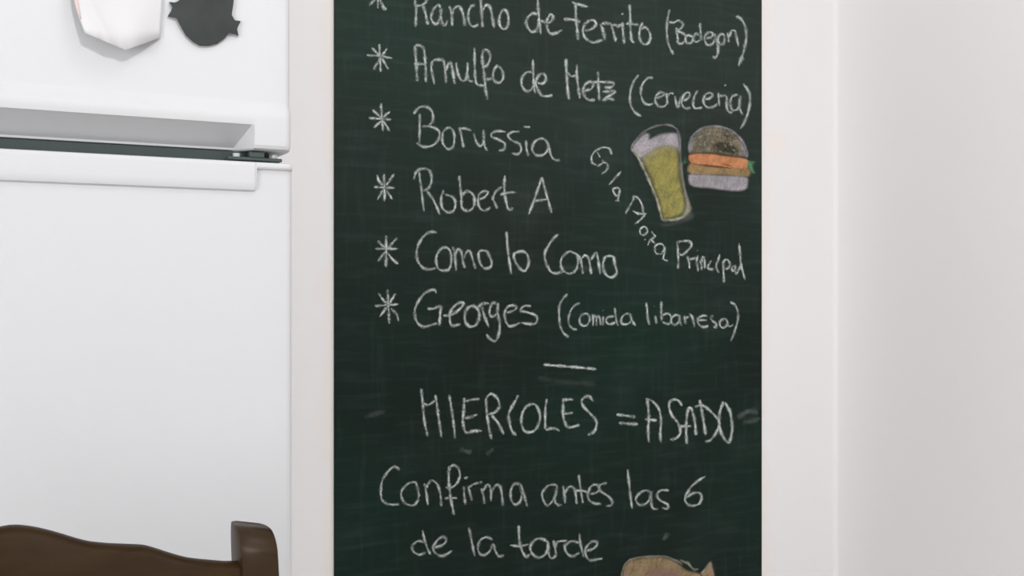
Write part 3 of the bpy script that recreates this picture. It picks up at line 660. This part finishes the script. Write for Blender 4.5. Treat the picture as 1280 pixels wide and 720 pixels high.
word('Confirma', O, [[(219, 77), (175, 52), (130, 85), (85, 150), (70, 220), (75, 300), (110, 340), (160, 348), (214, 345)], [(340, 175), (290, 180), (240, 225), (228, 270), (250, 330), (310, 355), (350, 330), (365, 270), (350, 200), 'c'], [(355, 272), (380, 278)],
  [(408, 180), (425, 260), (436, 358)], [(420, 232), (445, 175), (475, 160), (515, 200), (535, 280), (541, 364)], [(605, 43), (598, 130), (605, 230), (620, 330), (641, 430)], [(604, 56), (640, 40), (675, 70), (685, 130), (660, 185), (620, 215), (572, 214)], [(562, 302), (610, 295), (668, 298)],
  [(717, 202), (720, 270), (729, 349)], [(718, 146), (748, 131)], [(748, 202), (765, 260), (781, 321)], [(755, 217), (790, 190), (864, 171)], [(853, 220), (870, 280), (876, 344)], [(868, 242), (900, 190), (925, 220), (930, 323)], [(930, 252), (970, 195), (1000, 210), (1015, 280), (1021, 359)],
  [(1160, 190), (1115, 185), (1085, 230), (1085, 300), (1110, 345), (1150, 330), (1170, 270), (1162, 194), (1185, 270), (1213, 364)]], width=3.0, mass=.72)
word('antes', P, [[(175, 175), (120, 175), (75, 220), (75, 270), (105, 315), (140, 290), (165, 240), (174, 178), (160, 280), (180, 312), (208, 312)], [(214, 176), (225, 240), (231, 304)], [(225, 232), (260, 185), (295, 200), (305, 250), (311, 308)], [(324, 100), (335, 180), (345, 250), (356, 303)], [(298, 215), (345, 212), (388, 226)],
  [(405, 236), (440, 230), (470, 205), (450, 172), (415, 180), (390, 230), (395, 275), (430, 300), (483, 306)], [(524, 158), (470, 176), (475, 215), (520, 245), (555, 280), (550, 315), (512, 320)]], width=3.0, mass=.68)
word('las', P, [[(664, 62), (675, 160), (685, 250), (696, 339)], [(830, 226), (790, 210), (745, 235), (722, 275), (745, 310), (790, 305), (820, 270), (829, 222), (830, 300), (845, 340), (878, 340)], [(953, 212), (900, 210), (870, 240), (890, 280), (945, 310), (940, 340), (902, 330)]], width=3.0, mass=.72)
word('6', P, [[(1208, 115), (1160, 140), (1105, 190), (1065, 265), (1080, 305), (1120, 318), (1165, 300), (1180, 255), (1160, 228), (1110, 235), (1068, 267)]], width=3.0, mass=.72)
word('de', Q, [[(122, 160), (85, 155), (50, 185), (60, 220), (95, 238), (133, 224)], [(114, 85), (130, 160), (163, 240)], [(185, 192), (235, 180), (260, 150), (240, 128), (205, 150), (180, 195), (195, 230), (240, 245), (298, 213)]], width=3.0, mass=.70)
word('la', Q, [[(399, 70), (415, 150), (436, 252)], [(545, 146), (505, 130), (465, 155), (455, 205), (480, 240), (520, 225), (549, 176), (560, 210), (585, 248), (615, 239)]], width=3.0, mass=.72)
word('tarde', Q, [[(705, 55), (710, 150), (725, 210), (750, 250), (778, 234)], [(652, 180), (710, 185), (768, 174)], [(870, 150), (820, 140), (780, 180), (785, 225), (825, 255), (870, 235), (890, 180), 'c'], [(884, 158), (890, 230), (910, 262), (938, 238)],
  [(919, 146), (930, 200), (939, 249)], [(930, 202), (945, 160), (1003, 152)], [(1080, 166), (1030, 155), (990, 185), (1000, 225), (1035, 248), (1082, 225)], [(1080, 106), (1085, 170), (1107, 254)], [(1115, 216), (1165, 201), (1190, 170), (1165, 155), (1130, 180), (1115, 225), (1140, 270), (1180, 268), (1223, 261)]], width=3.0, mass=.72)

# smudges left by the duster
for it, ms in (([(922, 522), (936, 514), (948, 516)], .13), ([(928, 528), (938, 527), (950, 523)], .10), ([(574, 561), (580, 563), (590, 566)], .13), ([(607, 568), (612, 565), (617, 561)], .10), ([(672, 472), (700, 477), (745, 481)], .035), ([(828, 676), (832, 671), (836, 666)], .10), ([(455, 522), (468, 518), (482, 514)], .07), ([(700, 334), (730, 336), (760, 338)], .04)):
    strokes('chalk_smudge', (0, 0, 1), [it], 'faint duster smudge', width=5.5, mass=ms)

# ---- beer glass
bg = patch('pint_beer', U, [(96, 250), (160, 195), (235, 165), (345, 165), (362, 250), (370, 350), (384, 450), (405, 545), (392, 630), (330, 664), (248, 670), (224, 590), (185, 470), (140, 360)], K_beer, cb, 8, .95, 'yellow chalk beer in the drawn glass')
patch('pint_foam', U, [(46, 205), (90, 142), (140, 100), (172, 120), (168, 140), (230, 112), (325, 103), (354, 130), (359, 225), (335, 215), (300, 200), (230, 205), (160, 245), (100, 278)], K_foam, cb, 5, .95, 'lilac-white chalk foam of the drawn beer glass')
patch('pint_foam_smear', U, [(100, 275), (150, 235), (240, 190), (350, 190), (356, 245), (250, 240), (180, 290), (125, 330)], K_foam, cb, 12, .40)
strokes('pint_outline', U, [[(45, 205), (95, 275), (150, 390), (205, 520), (227, 590), (245, 670)], [(245, 668), (320, 666), (395, 645)]], 'pale chalk left edge of the drawn beer glass', width=3.6, mass=.62, m=K_glass)
strokes('pint_outline', U, [[(436, 600), (410, 555), (386, 450), (371, 350), (360, 220), (360, 150), (338, 78)], [(45, 205), (75, 155), (130, 100), (200, 67), (285, 57), (340, 82)]], 'faint chalk rim and right edge of the drawn beer glass', width=2.6, mass=.42, m=K_foam)
patch('pint_glass_side', U, [(352, 330), (370, 330), (394, 460), (436, 590), (415, 640), (370, 655), (392, 560), (372, 440)], K_glass, cb, 5, .62, 'pale chalk side of the drawn glass')
patch('pint_shadow', U, [(230, 690), (330, 672), (430, 625), (455, 640), (430, 675), (330, 705), (240, 715)], K_foam, cb, 6, .15)
# ---- burger
patch('burger_top_bun', U, [(424, 238), (422, 180), (448, 120), (500, 82), (560, 66), (630, 72), (700, 100), (752, 150), (784, 212), (786, 264), (700, 262), (640, 250), (560, 240), (480, 242)], K_bun, cb, 4, .9, 'brown chalk top bun of the drawn burger')
patch('burger_bun_shading', U, [(560, 175), (620, 150), (690, 170), (735, 200), (740, 255), (660, 250), (580, 240)], K_dark, cb, 7, .75, 'black chalk hatching on the bun')
patch('burger_bun_shading', U, [(600, 90), (670, 100), (730, 150), (700, 165), (640, 140)], K_dark, cb, 7, .5, 'black chalk hatching on the bun')
strokes('burger_bun_outline', U, [[(422, 240), (422, 180), (448, 120), (500, 82), (560, 66), (630, 72), (700, 100), (752, 150), (786, 215), (790, 270)]], 'lilac chalk rim of the bun', width=3.2, mass=.55, m=K_foam)
for it in ([(742, 170), (768, 215), (778, 260)], [(430, 230), (432, 180), (452, 135)]): strokes('burger_rim_gloss', U, [it], None, width=6, mass=.5, m=K_foam)
for it in ([(515, 160), (520, 198)], [(575, 86), (585, 100)], [(618, 150), (632, 168)], [(650, 180), (656, 207)], [(685, 162), (690, 197)], [(598, 118), (614, 127)], [(545, 202), (550, 228)], [(488, 178), (502, 187)], [(698, 213), (714, 226)], [(658, 108), (672, 122)], [(530, 120), (560, 108)], [(470, 215), (486, 205)], [(610, 222), (628, 236)], [(565, 160), (580, 178)], [(720, 150), (735, 170)], [(480, 140), (505, 128)]):
    strokes('burger_seed', U, [it], 'pale chalk seed on the bun', width=2.0, mass=.5, m=K_glass)
patch('burger_cheese', U, [(422, 300), (540, 315), (620, 325), (797, 326), (802, 394), (640, 384), (424, 376)], K_tan, cb, 4, .9, 'tan chalk cheese layer')
patch('burger_filling', U, [(420, 248), (540, 240), (640, 254), (790, 275), (800, 318), (790, 340), (700, 338), (620, 328), (540, 318), (432, 308)], K_orange, cb, 3, .95, 'orange chalk filling layer')
strokes('burger_filling_line', U, [[(440, 305), (540, 322), (640, 328), (690, 338)], [(620, 305), (700, 325)]], None, width=1.6, mass=.7, m=K_red)
patch('burger_bottom_bun', U, [(410, 390), (432, 370), (640, 378), (785, 388), (802, 430), (782, 476), (700, 486), (560, 470), (440, 456), (412, 425)], K_foam, cb, 4, .9, 'lilac chalk bottom bun')
patch('burger_lettuce', U, [(790, 288), (846, 292), (830, 318), (846, 372), (818, 366), (798, 340)], K_green, cb, 4, .85, 'green chalk lettuce at the right')
patch('burger_lettuce', U, [(362, 306), (385, 275), (400, 255), (402, 285), (425, 298), (400, 308), (372, 322)], K_green, cb, 4, .38, 'green chalk lettuce at the left')
# ---- animal drawing at the foot of the board
patch('animal_body', V, [(190, 470), (210, 345), (250, 250), (320, 216), (420, 205), (530, 208), (620, 245), (690, 300), (790, 330), (840, 420), (840, 600), (780, 760), (640, 850), (420, 860), (260, 780), (195, 620)], K_peach, cb, 5, .85, 'peach chalk body of the drawn animal')
patch('animal_blush', V, [(400, 300), (520, 275), (660, 320), (700, 420), (520, 440), (400, 400)], K_pink, cb, 8, .7)
patch('animal_ear', V, [(790, 335), (832, 285), (865, 240), (880, 285), (895, 360), (850, 390)], K_peach, cb, 3, .9, 'peach chalk ear of the drawn animal')
strokes('animal_outline', V, [[(200, 420), (215, 340), (250, 252), (320, 218), (420, 207), (530, 208), (620, 240), (660, 268)], [(640, 232), (700, 262), (738, 300), (775, 298)], [(690, 240), (715, 275)], [(865, 245), (830, 290), (790, 335)]], 'pale chalk outline of the drawn animal', width=2.6, mass=.40, m=K_glass)
